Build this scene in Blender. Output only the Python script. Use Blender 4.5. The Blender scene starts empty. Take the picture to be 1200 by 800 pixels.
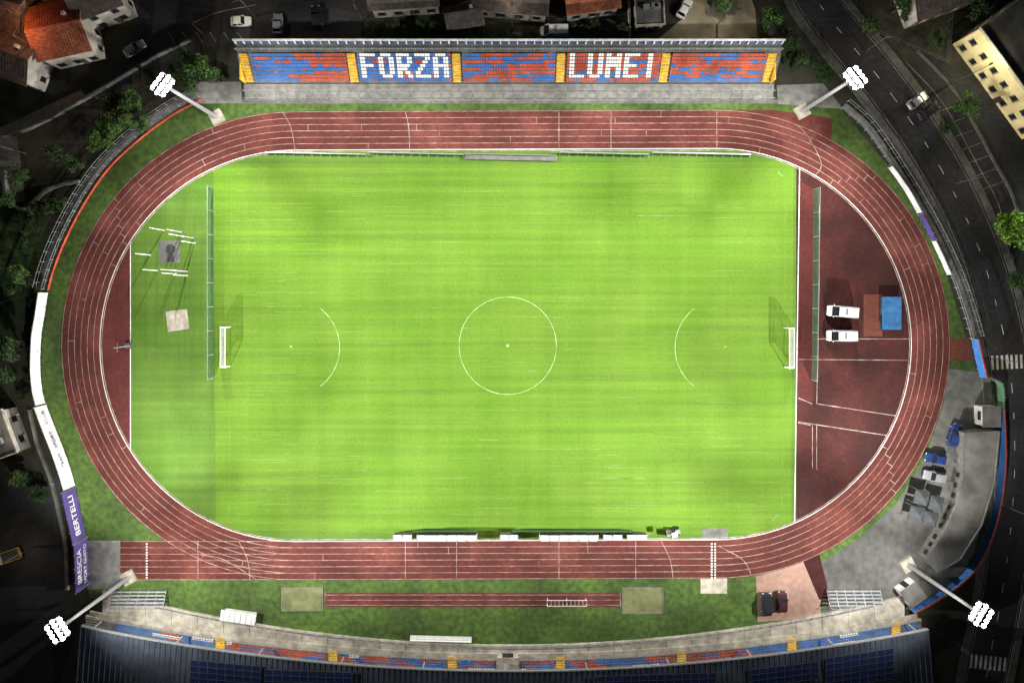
import bpy, bmesh, math, random
import numpy as np
from mathutils import Vector, Matrix
random.seed(7)
S=0.16; H=129.76; U0=600.0; V0=345.0
# survey grid (0.16 m units, origin = plan point below camera) -> metres; z corrects height parallax
def P(u,v,z=0.0):
    k=S*(1-z/H)
    return Vector(((u-U0)*k,(V0-v)*k,z))
scene=bpy.context.scene
# ------------------------------------------------------------------ materials
MATS={}
def M(name,c1,c2=None,scale=2.0,rough=0.85,macro=0.25,mscale=0.06,metal=0.0,emit=0.0,detail=5,stretch=None,spec=0.3,lo=0.35,hi=0.65):
    if name in MATS: return MATS[name]
    m=bpy.data.materials.new(name); m.use_nodes=True
    nt=m.node_tree; n=nt.nodes; l=nt.links
    b=n['Principled BSDF']; b.inputs['Roughness'].default_value=rough; b.inputs['Metallic'].default_value=metal
    b.inputs['Specular IOR Level'].default_value=spec
    if c2 is None: c2=tuple(x*0.85 for x in c1)
    tc=n.new('ShaderNodeTexCoord'); mp=n.new('ShaderNodeMapping'); l.new(tc.outputs['Object'],mp.inputs['Vector'])
    if stretch: mp.inputs['Scale'].default_value=stretch
    nz=n.new('ShaderNodeTexNoise'); nz.inputs['Scale'].default_value=scale; nz.inputs['Detail'].default_value=detail
    l.new(mp.outputs[0],nz.inputs['Vector'])
    r=n.new('ShaderNodeValToRGB'); r.color_ramp.elements[0].position=lo; r.color_ramp.elements[1].position=hi
    r.color_ramp.elements[0].color=(*c2,1); r.color_ramp.elements[1].color=(*c1,1)
    l.new(nz.outputs['Fac'],r.inputs['Fac'])
    out=r.outputs['Color']
    if macro>0:
        n2=n.new('ShaderNodeTexNoise'); n2.inputs['Scale'].default_value=mscale; n2.inputs['Detail'].default_value=4
        l.new(tc.outputs['Object'],n2.inputs['Vector'])
        mr=n.new('ShaderNodeMapRange'); mr.inputs['From Min'].default_value=0.3; mr.inputs['From Max'].default_value=0.7
        mr.inputs['To Min'].default_value=1-macro; mr.inputs['To Max'].default_value=1+macro
        l.new(n2.outputs['Fac'],mr.inputs['Value'])
        mx=n.new('ShaderNodeVectorMath'); mx.operation='SCALE'
        l.new(out,mx.inputs[0]); l.new(mr.outputs[0],mx.inputs['Scale']); out=mx.outputs[0]
    l.new(out,b.inputs['Base Color'])
    if emit>0:
        b.inputs['Emission Color'].default_value=(*c1,1); b.inputs['Emission Strength'].default_value=emit
    MATS[name]=m
    return m
def nodes_of(m): return m.node_tree.nodes,m.node_tree.links,m.node_tree.nodes['Principled BSDF']

M('earth_dark',(0.045,0.04,0.03),(0.022,0.026,0.016),0.4,macro=0.5,mscale=0.03)
M('grass_rough',(0.07,0.12,0.02),(0.032,0.064,0.013),1.0,macro=0.45,mscale=0.09)
M('grass_field',(0.035,0.065,0.018),(0.025,0.04,0.012),0.6,macro=0.4)
M('asphalt',(0.042,0.042,0.045),(0.028,0.028,0.030),1.5,macro=0.35,mscale=0.1)
M('asphalt_pale',(0.12,0.118,0.11),(0.075,0.075,0.07),0.7,macro=0.35,mscale=0.12)
M('concrete',(0.42,0.385,0.32),(0.27,0.245,0.20),0.8,macro=0.25,mscale=0.2)
M('concrete_mid',(0.21,0.205,0.19),(0.14,0.137,0.128),0.8,macro=0.25,mscale=0.2)
M('concrete_dark',(0.14,0.135,0.125),(0.09,0.09,0.082),1.2,macro=0.3,mscale=0.2)
M('concrete_pink',(0.34,0.21,0.16),(0.25,0.155,0.125),1,macro=0.2)
M('sandy',(0.33,0.28,0.2),(0.16,0.14,0.10),0.25,macro=0.4)
M('sand_pit',(0.17,0.175,0.08),(0.12,0.13,0.055),0.8,macro=0.3,mscale=0.3)
M('white_paint',(0.75,0.75,0.72),(0.55,0.53,0.5),1.5,macro=0.15,mscale=0.3)
M('line_paint',(0.40,0.34,0.31),(0.18,0.12,0.10),0.7,macro=0.25,mscale=0.3)
M('chalk',(0.32,0.43,0.22),(0.15,0.26,0.07),0.9,macro=0.2,mscale=0.3)
M('chalk_faint',(0.165,0.26,0.06),(0.10,0.19,0.025),0.6,macro=0.2,mscale=0.3)
M('steel',(0.42,0.43,0.44),(0.3,0.31,0.32),3,rough=0.45,metal=0.5,macro=0.1)
M('steel_dark',(0.12,0.13,0.14),(0.08,0.085,0.09),3,rough=0.5,metal=0.4,macro=0.1)
M('net_green',(0.06,0.14,0.07),(0.04,0.09,0.05),3)
M('net_white',(0.7,0.7,0.68),None,3,macro=0)
M('seat_blue',(0.06,0.17,0.46),(0.035,0.11,0.33),3,rough=0.45,macro=0.25,mscale=0.4)
M('seat_orange',(0.50,0.10,0.055),(0.32,0.06,0.035),3,rough=0.45,macro=0.3,mscale=0.4)
M('seat_white',(0.75,0.75,0.72),(0.6,0.6,0.58),3,rough=0.45,macro=0.1)
M('yellow_paint',(0.70,0.42,0.04),(0.5,0.29,0.03),2,macro=0.2,mscale=0.5)
M('red_paint',(0.42,0.06,0.03),(0.30,0.045,0.025),2,macro=0.25,mscale=0.5)
M('blue_paint',(0.04,0.15,0.42),(0.03,0.11,0.32),2,macro=0.2,mscale=0.5)
M('purple_vinyl',(0.065,0.045,0.17),(0.05,0.035,0.135),0.4,rough=0.5,macro=0.2,mscale=0.5)
M('white_vinyl',(0.62,0.62,0.60),(0.46,0.46,0.46),0.5,rough=0.5,macro=0.2,mscale=0.4)
M('glass',(0.015,0.018,0.022),None,3,rough=0.08,macro=0,spec=0.6)
M('tyre',(0.015,0.015,0.015),None,5,macro=0)
M('car_white',(0.74,0.74,0.72),(0.68,0.68,0.66),1,rough=0.3,macro=0,spec=0.5)
M('car_silver',(0.4,0.41,0.42),(0.37,0.38,0.39),1,rough=0.3,metal=0.5,macro=0)
M('car_blue',(0.018,0.04,0.15),(0.015,0.032,0.12),1,rough=0.25,macro=0,spec=0.6)
M('car_black',(0.02,0.02,0.023),None,1,rough=0.2,macro=0,spec=0.6)
M('car_maroon',(0.045,0.012,0.014),None,1,rough=0.3,macro=0,spec=0.5)
M('lamp_red',(0.5,0.02,0.01),None,1,macro=0)
M('terracotta',(0.36,0.12,0.06),(0.16,0.055,0.035),1.5,macro=0.35,mscale=0.4,stretch=(1,3,1))
M('slate_roof',(0.11,0.09,0.08),(0.06,0.052,0.048),1.5,macro=0.3,mscale=0.4)
M('stucco_cream',(0.62,0.52,0.26),(0.52,0.43,0.22),0.7,macro=0.12,mscale=0.3)
M('stucco_white',(0.38,0.35,0.31),(0.28,0.26,0.23),0.7,macro=0.2,mscale=0.3)
M('metal_roof',(0.055,0.066,0.088),(0.036,0.044,0.06),0.6,rough=0.5,macro=0.35,mscale=0.12)
M('solar_cell',(0.012,0.02,0.07),(0.009,0.015,0.05),4,rough=0.2,macro=0,spec=0.6)
M('flat_roof',(0.15,0.145,0.135),(0.09,0.088,0.082),0.4,macro=0.35,mscale=0.15)
M('canvas_dark',(0.06,0.065,0.07),(0.042,0.046,0.05),2,macro=0.2,mscale=0.4)
M('mat_blue',(0.04,0.15,0.34),(0.03,0.11,0.25),1,rough=0.6,macro=0.15,mscale=0.6)
M('bark',(0.07,0.05,0.035),(0.04,0.03,0.02),4,macro=0)
M('leaf_dark',(0.04,0.08,0.02),(0.018,0.04,0.01),0.9,macro=0.4,mscale=0.5)
M('leaf_mid',(0.06,0.13,0.025),(0.03,0.065,0.012),0.9,macro=0.4,mscale=0.5)
M('leaf_lime',(0.16,0.3,0.03),(0.08,0.17,0.02),0.9,macro=0.3,mscale=0.5)
M('glow_white',(1,1,1),(1,1,1),1,macro=0,emit=60)
M('glow_warm',(1,0.75,0.45),(1,0.75,0.45),1,macro=0,emit=6)

def track_mat(name,ca,cb,cc):
    m=bpy.data.materials.new(name); m.use_nodes=True; MATS[name]=m
    n,l,b=nodes_of(m); b.inputs['Roughness'].default_value=0.9; b.inputs['Specular IOR Level'].default_value=0.2
    tc=n.new('ShaderNodeTexCoord')
    a=n.new('ShaderNodeTexNoise'); a.inputs['Scale'].default_value=0.09; a.inputs['Detail'].default_value=6; a.inputs['Roughness'].default_value=0.6
    l.new(tc.outputs['Object'],a.inputs['Vector'])
    r=n.new('ShaderNodeValToRGB'); e=r.color_ramp.elements; e[0].position=0.33; e[0].color=(*ca,1); e[1].position=0.70; e[1].color=(*cc,1)
    x=e.new(0.5); x.color=(*cb,1)
    l.new(a.outputs['Fac'],r.inputs['Fac'])
    f=n.new('ShaderNodeTexNoise'); f.inputs['Scale'].default_value=1.6; f.inputs['Detail'].default_value=9; f.inputs['Roughness'].default_value=0.75
    l.new(tc.outputs['Object'],f.inputs['Vector'])
    mr=n.new('ShaderNodeMapRange'); mr.inputs['From Min'].default_value=0.3; mr.inputs['From Max'].default_value=0.7; mr.inputs['To Min'].default_value=0.62; mr.inputs['To Max'].default_value=1.38
    l.new(f.outputs['Fac'],mr.inputs['Value'])
    sc=n.new('ShaderNodeVectorMath'); sc.operation='SCALE'; l.new(r.outputs['Color'],sc.inputs[0]); l.new(mr.outputs[0],sc.inputs['Scale'])
    l.new(sc.outputs[0],b.inputs['Base Color'])
track_mat('track_rubber',(0.062,0.0155,0.013),(0.090,0.023,0.0185),(0.18,0.054,0.042))
track_mat('rubber_dark',(0.026,0.008,0.008),(0.038,0.011,0.010),(0.075,0.019,0.016))
track_mat('rubber_mid',(0.055,0.012,0.011),(0.072,0.017,0.015),(0.11,0.028,0.023))
track_mat('rubber_bright',(0.10,0.030,0.02),(0.12,0.037,0.026),(0.15,0.048,0.034))

def pitch_mat(name,base,alt,streak):
    m=bpy.data.materials.new(name); m.use_nodes=True; MATS[name]=m
    n,l,b=nodes_of(m); b.inputs['Roughness'].default_value=0.9; b.inputs['Specular IOR Level'].default_value=0.15
    tc=n.new('ShaderNodeTexCoord')
    def noise(scale,det,st=None,rough=0.55):
        mp=n.new('ShaderNodeMapping'); l.new(tc.outputs['Object'],mp.inputs['Vector'])
        if st: mp.inputs['Scale'].default_value=st
        t=n.new('ShaderNodeTexNoise'); t.inputs['Scale'].default_value=scale; t.inputs['Detail'].default_value=det; t.inputs['Roughness'].default_value=rough
        l.new(mp.outputs[0],t.inputs['Vector']); return t.outputs['Fac']
    def rng(s,a,b_,c,d):
        mr=n.new('ShaderNodeMapRange'); l.new(s,mr.inputs['Value'])
        for k,v in zip(('From Min','From Max','To Min','To Max'),(a,b_,c,d)): mr.inputs[k].default_value=v
        return mr.outputs[0]
    def math_(op,a,b_):
        t=n.new('ShaderNodeMath'); t.operation=op
        for i,x in enumerate((a,b_)):
            if isinstance(x,(int,float)): t.inputs[i].default_value=x
            else: l.new(x,t.inputs[i])
        return t.outputs[0]
    mix=n.new('ShaderNodeMix'); mix.data_type='RGBA'
    l.new(rng(noise(0.07,5),0.35,0.65,0,1),mix.inputs[0]); mix.inputs[6].default_value=(*base,1); mix.inputs[7].default_value=(*alt,1)
    w=rng(noise(1.0,3,(0.35,0.008,1)),0.3,0.7,0.94,1.06)
    w2=rng(noise(1.0,4,(0.012,0.8,1)),0.3,0.7,0.85,1.15)
    g=rng(noise(2.2,9,None,0.8),0.3,0.7,0.78,1.22)
    f=math_('MULTIPLY',math_('MULTIPLY',w,w2),g)
    sc=n.new('ShaderNodeVectorMath'); sc.operation='SCALE'; l.new(mix.outputs[2],sc.inputs[0]); l.new(f,sc.inputs['Scale'])
    s1=rng(noise(1.0,2,(0.06,3.2,1)),0.64,0.76,0,1)
    gate=rng(noise(0.04,2),0.40,0.58,0,0.5)
    sf=math_('MULTIPLY',s1,gate)
    mx=n.new('ShaderNodeMix'); mx.data_type='RGBA'; l.new(sf,mx.inputs[0]); l.new(sc.outputs[0],mx.inputs[6]); mx.inputs[7].default_value=(*streak,1)
    l.new(mx.outputs[2],b.inputs['Base Color'])
pitch_mat('pitch_turf',(0.076,0.156,0.012),(0.098,0.178,0.019),(0.19,0.29,0.08))
pitch_mat('infield_turf',(0.055,0.118,0.014),(0.085,0.155,0.024),(0.12,0.19,0.05))

# ------------------------------------------------------------------ builder
class B:
    def __init__(s): s.v=[]; s.f=[]; s.m=[]; s.slots=[]
    def mi(s,m):
        if m not in s.slots: s.slots.append(m)
        return s.slots.index(m)
    def add(s,vs,fs,m):
        o=len(s.v); s.v+= [tuple(x) for x in vs]; i=s.mi(m)
        for f in fs: s.f.append(tuple(o+k for k in f)); s.m.append(i)
    def box(s,c,size,m,rot=0.0,M4=None):
        x,y,z=[k/2 for k in size]
        vs=[Vector((a*x,b*y,d*z)) for a in(-1,1) for b in(-1,1) for d in(-1,1)]
        R=Matrix.Rotation(rot,3,'Z')
        vs=[R@q+Vector(c) for q in vs]
        if M4: vs=[M4@q for q in vs]
        s.add(vs,[(0,1,3,2),(4,6,7,5),(0,4,5,1),(2,3,7,6),(0,2,6,4),(1,5,7,3)],m)
    def beam(s,a,b,w,h,m):
        a=Vector(a); b=Vector(b); d=b-a; L=d.length
        if L<1e-6: return
        q=d.to_track_quat('X','Z').to_matrix()
        y=w/2; z=h/2
        vs=[]
        for x in (0,L):
            for yy,zz in ((-y,-z),(y,-z),(y,z),(-y,z)): vs.append(a+q@Vector((x,yy,zz)))
        s.add(vs,[(0,3,2,1),(4,5,6,7),(0,1,5,4),(1,2,6,5),(2,3,7,6),(3,0,4,7)],m)
    def cyl(s,a,b,r0,r1,m,n=8,cap=True):
        a=Vector(a); b=Vector(b); q=(b-a).to_track_quat('Z','Y').to_matrix()
        vs=[a+q@Vector((r0*math.cos(t*2*math.pi/n),r0*math.sin(t*2*math.pi/n),0)) for t in range(n)]
        vs+=[b+q@Vector((r1*math.cos(t*2*math.pi/n),r1*math.sin(t*2*math.pi/n),0)) for t in range(n)]
        fs=[(t,(t+1)%n,n+(t+1)%n,n+t) for t in range(n)]
        if cap: fs+=[tuple(range(n-1,-1,-1)),tuple(range(n,2*n))]
        s.add(vs,fs,m)
    def poly(s,pts,m): s.add(pts,[tuple(range(len(pts)))],m)
    def prism(s,pts,z0,z1,m,mtop=None):
        n=len(pts); vs=[(p[0],p[1],z0) for p in pts]+[(p[0],p[1],z1) for p in pts]
        s.add(vs,[(t,(t+1)%n,n+(t+1)%n,n+t) for t in range(n)]+[tuple(range(n-1,-1,-1))],m)
        s.add(vs[n:],[tuple(range(n))],mtop or m)
    def dome(s,c,r,m,axis=(0,0,1),n=8,k=3,depth=1.0):
        q=Vector(axis).to_track_quat('Z','Y').to_matrix(); vs=[]; fs=[]
        for j in range(k):
            a=j*math.pi/2/k
            for t in range(n):
                th=t*2*math.pi/n
                vs.append(Vector(c)+q@Vector((r*math.cos(a)*math.cos(th),r*math.cos(a)*math.sin(th),r*depth*math.sin(a))))
        vs.append(Vector(c)+q@Vector((0,0,r*depth)))
        for j in range(k-1):
            for t in range(n): fs.append((j*n+t,j*n+(t+1)%n,(j+1)*n+(t+1)%n,(j+1)*n+t))
        for t in range(n): fs.append(((k-1)*n+t,(k-1)*n+(t+1)%n,k*n))
        s.add(vs,fs,m)
    def ring(s,secs,m,cap=True):
        n=len(secs[0]); vs=[p for q in secs for p in q]; fs=[]
        for j in range(len(secs)-1):
            for t in range(n): fs.append((j*n+t,j*n+(t+1)%n,(j+1)*n+(t+1)%n,(j+1)*n+t))
        if cap: fs.append(tuple(range(n-1,-1,-1))); fs.append(tuple((len(secs)-1)*n+t for t in range(n)))
        s.add(vs,fs,m)
    def obj(s,name,loc=None,rot=0,parent=None,tri=False,smooth=False,fix=True):
        me=bpy.data.meshes.new(name); me.from_pydata(s.v,[],s.f)
        for k in s.slots: me.materials.append(MATS[k])
        me.polygons.foreach_set('material_index',s.m); me.update()
        if tri or fix:
            bm=bmesh.new(); bm.from_mesh(me)
            if tri: bmesh.ops.triangulate(bm,faces=[f for f in bm.faces if len(f.verts)>4])
            if fix: bmesh.ops.recalc_face_normals(bm,faces=bm.faces)
            bm.to_mesh(me); bm.free()
        if smooth: me.polygons.foreach_set('use_smooth',[True]*len(me.polygons))
        o=bpy.data.objects.new(name,me); scene.collection.objects.link(o)
        if loc is not None: o.location=loc
        o.rotation_euler[2]=rot
        if parent: o.parent=parent
        return o
def empty(name,loc=(0,0,0),rot=0):
    e=bpy.data.objects.new(name,None); scene.collection.objects.link(e); e.location=loc; e.rotation_euler[2]=rot; return e

def smooth_pts(pts,n=8,closed=False):
    out=[]; N=len(pts); rng_=range(N if closed else N-1)
    for i in rng_:
        g=lambda k:Vector(pts[k%N]) if closed else Vector(pts[max(0,min(N-1,k))])
        p0,p1,p2,p3=g(i-1),g(i),g(i+1),g(i+2)
        for j in range(n):
            t=j/n
            out.append(0.5*((2*p1)+(-p0+p2)*t+(2*p0-5*p1+4*p2-p3)*t*t+(-p0+3*p1-3*p2+p3)*t**3))
    if not closed: out.append(Vector(pts[-1]))
    return out
def uvpts(uv,z=0,n=8,closed=False):
    return smooth_pts([P(u,v,0).xy.to_3d()+Vector((0,0,z)) for u,v in uv],n,closed)
def normals(pts,closed=False):
    N=len(pts); r=[]
    for i in range(N):
        a=pts[(i-1)%N] if closed or i>0 else pts[i]; b=pts[(i+1)%N] if closed or i<N-1 else pts[i]
        d=(b-a); d.z=0; d.normalize(); r.append(Vector((-d.y,d.x,0)))
    return r
def ribbon(b,pts,w,z,m,closed=False,off=0.0,h=0.0):
    ns=normals(pts,closed); N=len(pts)
    L=[p+q*(off+w/2) for p,q in zip(pts,ns)]; R=[p+q*(off-w/2) for p,q in zip(pts,ns)]
    rr=range(N if closed else N-1)
    def zz(p,z): return (p.x,p.y,z)
    vs=[zz(p,z+h) for p in L]+[zz(p,z+h) for p in R]
    fs=[(i,N+i,N+(i+1)%N,(i+1)%N) for i in rr]
    if h>0:
        vs+=[zz(p,z) for p in L]+[zz(p,z) for p in R]
        fs+=[(2*N+i,i,(i+1)%N,2*N+(i+1)%N) for i in rr]+[(N+i,3*N+i,3*N+(i+1)%N,N+(i+1)%N) for i in rr]
        if not closed: fs+=[(0,2*N,3*N,N),(N-1,2*N-1,4*N-1,3*N-1)]
    b.add(vs,fs,m)
def dash(b,pts,w,z,m,on,gap,off=0):
    dense=[]
    for i in range(len(pts)-1):
        d=(pts[i+1]-pts[i]).length; k=max(1,int(d/0.5))
        for j in range(k): dense.append(pts[i].lerp(pts[i+1],j/k))
    cur=[]
    t=0
    for i in range(1,len(dense)):
        t+=(dense[i]-dense[i-1]).length
        if t%(on+gap)<on: cur.append(dense[i])
        else:
            if len(cur)>1: ribbon(b,cur,w,z,m,off=off)
            cur=[]
def railing(name,pts,h,spacing,m,rails=(1.0,0.5),r=0.05):
    b=B(); acc=0; posts=[pts[0]]
    for i in range(1,len(pts)):
        a,c=pts[i-1],pts[i]; d=(c-a).length; t=spacing-acc
        while t<=d: posts.append(a.lerp(c,t/d)); t+=spacing
        acc=(acc+d)%spacing
    posts.append(pts[-1])
    for p in posts: b.cyl(p,p+Vector((0,0,h)),r,r,m,6)
    for i in range(len(posts)-1):
        for k in rails: b.beam(posts[i]+Vector((0,0,h*k)),posts[i+1]+Vector((0,0,h*k)),r*1.4,r*1.4,m)
    return b.obj(name)
def sheet(name,uv,z,m,sm=0):
    b=B(); pts=uvpts(uv,z,sm,True) if sm else [P(u,v).xy.to_3d()+Vector((0,0,z)) for u,v in uv]
    b.poly(pts,m); return b.obj(name,tri=True)
def rect(u0,v0,u1,v1): return [(u0,v0),(u1,v0),(u1,v1),(u0,v1)]

# ------------------------------------------------------------------ ground
b=B(); b.poly([(-1500,-1500,0),(1500,-1500,0),(1500,1500,0),(-1500,1500,0)],'earth_dark'); b.obj('ground')
sheet('perimeter_grass',[(215,118),(290,116),(915,116),(985,128),(1050,205),(1100,290),(1132,395),(1142,430),(1165,470),(1165,560),(1130,640),(1060,695),(960,722),(800,752),(600,762),(400,752),(190,716),(105,700),(92,600),(75,555),(52,495),(44,440),(44,400),(50,340),(70,290),(105,225),(165,160)],0.008,'grass_rough')
CL=(346,405); CR=(839,403)
def oval(r,z=0,n=48,cl=CL,cr=CR):
    pts=[]
    for i in range(n+1):
        a=math.pi/2+math.pi*i/n; pts.append(P(cl[0]+r*math.cos(a),cl[1]-r*math.sin(a)).xy.to_3d()+Vector((0,0,z)))
    for i in range(n+1):
        a=-math.pi/2+math.pi*i/n; pts.append(P(cr[0]+r*math.cos(a),cr[1]-r*math.sin(a)).xy.to_3d()+Vector((0,0,z)))
    return pts
RI,RO=228.0,274.5
b=B(); o1=oval(RO,0.03); o2=oval(RI,0.03); N=len(o1)
b.add(o1+o2,[(i,(i+1)%N,N+(i+1)%N,N+i) for i in range(N)],'track_rubber')
b.poly([P(u,v)+Vector((0,0,0.024)) for u,v in rect(141,634,346,679)],'track_rubber')
b.poly([P(u,v)+Vector((0,0,0.024)) for u,v in [(839,130),(905,129),(964,137),(975,140),(974,170),(839,165)]],'track_rubber')
b.poly([P(u,v)+Vector((0,0,0.022)) for u,v in [(940,655),(960,648),(973,702),(960,702)]],'rubber_dark')
b.obj('running_track')
b=B(); b.poly(oval(RI,0.016),'infield_turf'); b.obj('infield_grass',tri=True)
def dseg(c,x,side,z,m,name,r=RI):
    dx=x-c[0]; a=math.acos(abs(dx)/r); pts=[]
    for i in range(41):
        t=-a+2*a*i/40; pts.append(P(c[0]+side*r*math.cos(t),c[1]-r*math.sin(t)).xy.to_3d()+Vector((0,0,z)))
    b=B(); b.poly(pts,m); b.obj(name,tri=True)
dseg(CL,153,-1,0.022,'rubber_mid','rubber_apron')
dseg(CR,933,1,0.022,'rubber_dark','rubber_apron')
sheet('rubber_apron',[(937,212),(954,222),(954,470),(934,470)],0.026,'rubber_mid')
sheet('rubber_apron',rect(1012,345,1034,394),0.026,'rubber_bright')
sheet('football_pitch',[(250,192),(930,190),(927,624),(590,627),(253,620)],0.020,'pitch_turf')
b=B()
for k in range(7):
    r=RI+0.9+k*7.45
    ribbon(b,oval(r,0),0.085 if k else 0.14,0.036,'line_paint' if k else 'white_paint',closed=True)
    ribbon(b,[P(141,405+r),P(346,405+r)],0.08,0.034,'line_paint')
def ln(u0,v0,u1,v1,w=0.10,m='line_paint',z=0.040): ribbon(b,[P(u0,v0),P(u1,v1)],w,z,m)
for x in (475,535,745,232,655): ln(x,634,x,678)
for x in (172,834,838): 
    for k in range(13): ln(x,636+k*3.3,x,637.8+k*3.3,0.3,'white_paint')
for x in (716,840,655): ln(x,131,x,177)
def curve(pts,w=0.1,m='line_paint',z=0.042): ribbon(b,uvpts(pts,0),w,z,m)
curve([(475,131),(479,150),(480,177)]); curve([(331,131),(341,150),(346,177)])
curve([(915,140),(940,152),(962,190),(955,206)]); curve([(280,634),(290,655),(293,678)]); curve([(236,650),(262,655),(300,678)])
curve([(775,634),(785,655),(789,678)]); curve([(843,640),(870,655),(880,672)])
for i in range(26):
    a=random.uniform(0,2*math.pi); k=random.randint(0,5); c=CL if math.cos(a)<0 else CR
    r0=RI+0.9+k*7.45; ln(c[0]+r0*math.cos(a),c[1]-r0*math.sin(a),c[0]+(r0+7.4)*math.cos(a),c[1]-(r0+7.4)*math.sin(a),0.08)
for i in range(18):
    u=random.uniform(350,835); k=random.randint(0,5); v=random.choice([632.5,131]); 
    y=(405+RI+0.9+k*7.45) if v>400 else (404-RI-0.9-(k+1)*7.45)
    ln(u,y,u,y+7.4,0.07)
for i in range(6):
    r0=RI+0.9+i*7.45
    for c,a0 in ((CL,2.6),(CR,-0.55),(CR,0.95)):
        a=a0+(-0.028*i)
        ln(c[0]+r0*math.cos(a),c[1]-r0*math.sin(a),c[0]+(r0+7.4)*math.cos(a),c[1]-(r0+7.4)*math.sin(a),0.10,'line_paint')
b.obj('track_markings')
b=B()
ln(153,284,153,527,0.16,'white_paint'); ln(937,197,931,612,0.16,'white_paint')
for q in ((953,397,1067,397),(936,421,1064,422),(958,473,1050,487),(935,494,1040,510),(935,466,952,473),(935,495,950,498)): ln(*q,0.12)
for q in ((960,330,957,473),(957,498,957,550),(952,498,952,548),(960,240,960,330)): ln(*q,0.10)
b.obj('apron_markings')
b=B()
def arc(cx,cy,r,a0,a1,w,m,z=0.028):
    ribbon(b,[P(cx+r*math.cos(a0+(a1-a0)*i/64),cy-r*math.sin(a0+(a1-a0)*i/64)) for i in range(65)],w,z,m)
arc(595,405,57,0,2*math.pi,0.12,'chalk'); arc(595,405,0.8,0,2*math.pi,0.3,'chalk')
arc(341,407,57,-0.92,0.92,0.12,'chalk'); arc(848,407,57,math.pi-0.92,math.pi+0.92,0.12,'chalk')
arc(341,406,0.6,0,2*math.pi,0.2,'chalk'); arc(850,406,0.6,0,2*math.pi,0.2,'chalk')
arc(278,198,6,-1.57,0,0.1,'chalk_faint'); arc(918,200,6,-math.pi,-1.57,0.1,'chalk'); arc(275,612,6,0,1.57,0.1,'chalk_faint'); arc(912,610,6,1.57,3.14,0.12,'chalk')
for q in ((272,198,268,612),(921,198,916,612),(272,198,921,198),(268,612,916,612)): ln(*q,0.04,'chalk_faint',0.028)
for i in range(240):
    u=random.choice([random.uniform(250,450),random.uniform(500,760),random.uniform(600,880),random.uniform(250,320)]); v=random.choice([random.uniform(500,603),random.uniform(515,602),random.uniform(222,262),random.uniform(345,480),random.uniform(225,600)])
    L=random.choice([random.uniform(8,30),random.uniform(25,80)]); s_=random.uniform(-0.6,0.6); ln(u,v,min(u+L,915),v+s_,random.uniform(0.03,0.08),'chalk_faint',0.0265)
b.obj('pitch_markings')
b=B(); ribbon(b,oval(RI-1.2,0),0.10,0.02,'line_paint',closed=True,h=0.05); b.obj('track_kerb')
b=B()
b.poly([P(u,v,0)+Vector((0,0,0.02)) for u,v in rect(380,694,728,711)],'track_rubber')
for v in (696.5,702.5,708.5): ln(381,v,727,v,0.09)
ln(381,694,381,711); ln(727,694,727,711); b.obj('long_jump_runway')
for r_ in (rect(330,688,378,715),rect(729,688,777,718)):
    b=B(); pts=[P(u,v) for u,v in r_]; b.poly([p+Vector((0,0,0.03)) for p in pts],'sand_pit')
    for i in range(4): b.beam(pts[i]+Vector((0,0,0.04)),pts[(i+1)%4]+Vector((0,0,0.04)),0.10,0.08,'concrete_mid')
    b.obj('sand_pit')
sheet('pavement',rect(102,633,141,690),0.014,'concrete_mid')
sheet('pavement',[(886,675),(950,655),(962,700),(962,724),(888,728)],0.015,'concrete_pink')
sheet('pavement',rect(821,677,852,695),0.012,'concrete'); sheet('pavement',rect(823,618,853,631),0.024,'concrete_dark')
sheet('concrete_pad',rect(186,282,211,308),0.03,'concrete_dark'); sheet('concrete_pad',[(194,365),(219,362),(222,385),(197,389)],0.03,'concrete')
b=B(); b.poly([P(200+6*math.cos(t*math.pi/8),292-6*math.sin(t*math.pi/8))+Vector((0,0,0.036)) for t in range(16)],'asphalt'); b.poly([P(200+u_,300+v_)+Vector((0,0,0.0375)) for u_,v_ in((-3,-4),(3,-4),(5,7),(-5,7))],'asphalt'); b.obj('throwing_circle')
sheet('parking_lot',[(1111,432),(1165,438),(1176,480),(1170,560),(1150,640),(1120,680),(1065,712),(965,722),(962,658),(1005,632),(1050,590),(1085,535),(1105,475)],0.016,'asphalt_pale')
sheet('pavement',[(1110,398),(1136,396),(1141,422),(1111,423)],0.018,'rubber_bright')
sheet('pavement',[(232,96),(282,96),(284,121),(215,122)],0.012,'concrete_mid'); sheet('pavement',[(910,100),(965,98),(988,128),(912,122)],0.012,'concrete_mid')
sheet('pavement',rect(284,117,912,121.5),0.012,'concrete_dark')
sheet('sports_field',[(-120,225),(60,215),(45,330),(10,395),(-120,420)],0.008,'grass_field')
sheet('car_park',[(-150,600),(70,560),(80,690),(60,900),(-150,900)],0.008,'asphalt')
sheet('car_park',[(175,-60),(430,-60),(430,46),(280,48),(215,60),(150,100),(110,110),(150,60)],0.008,'asphalt')
sheet('gravel_yard',[(795,-30),(870,-30),(885,12),(888,46),(770,47),(800,22)],0.008,'sandy')
sheet('gravel_yard',[(575,40),(700,30),(735,40),(735,47),(575,48)],0.010,'concrete_dark')
sheet('car_park',[(1040,95),(1090,62),(1260,180),(1280,330),(1190,330),(1150,235),(1105,165)],0.008,'asphalt')
sheet('footpath',[(0,150),(95,105),(100,112),(20,160),(30,235),(10,240),(-10,180)],0.010,'concrete_dark')
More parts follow.
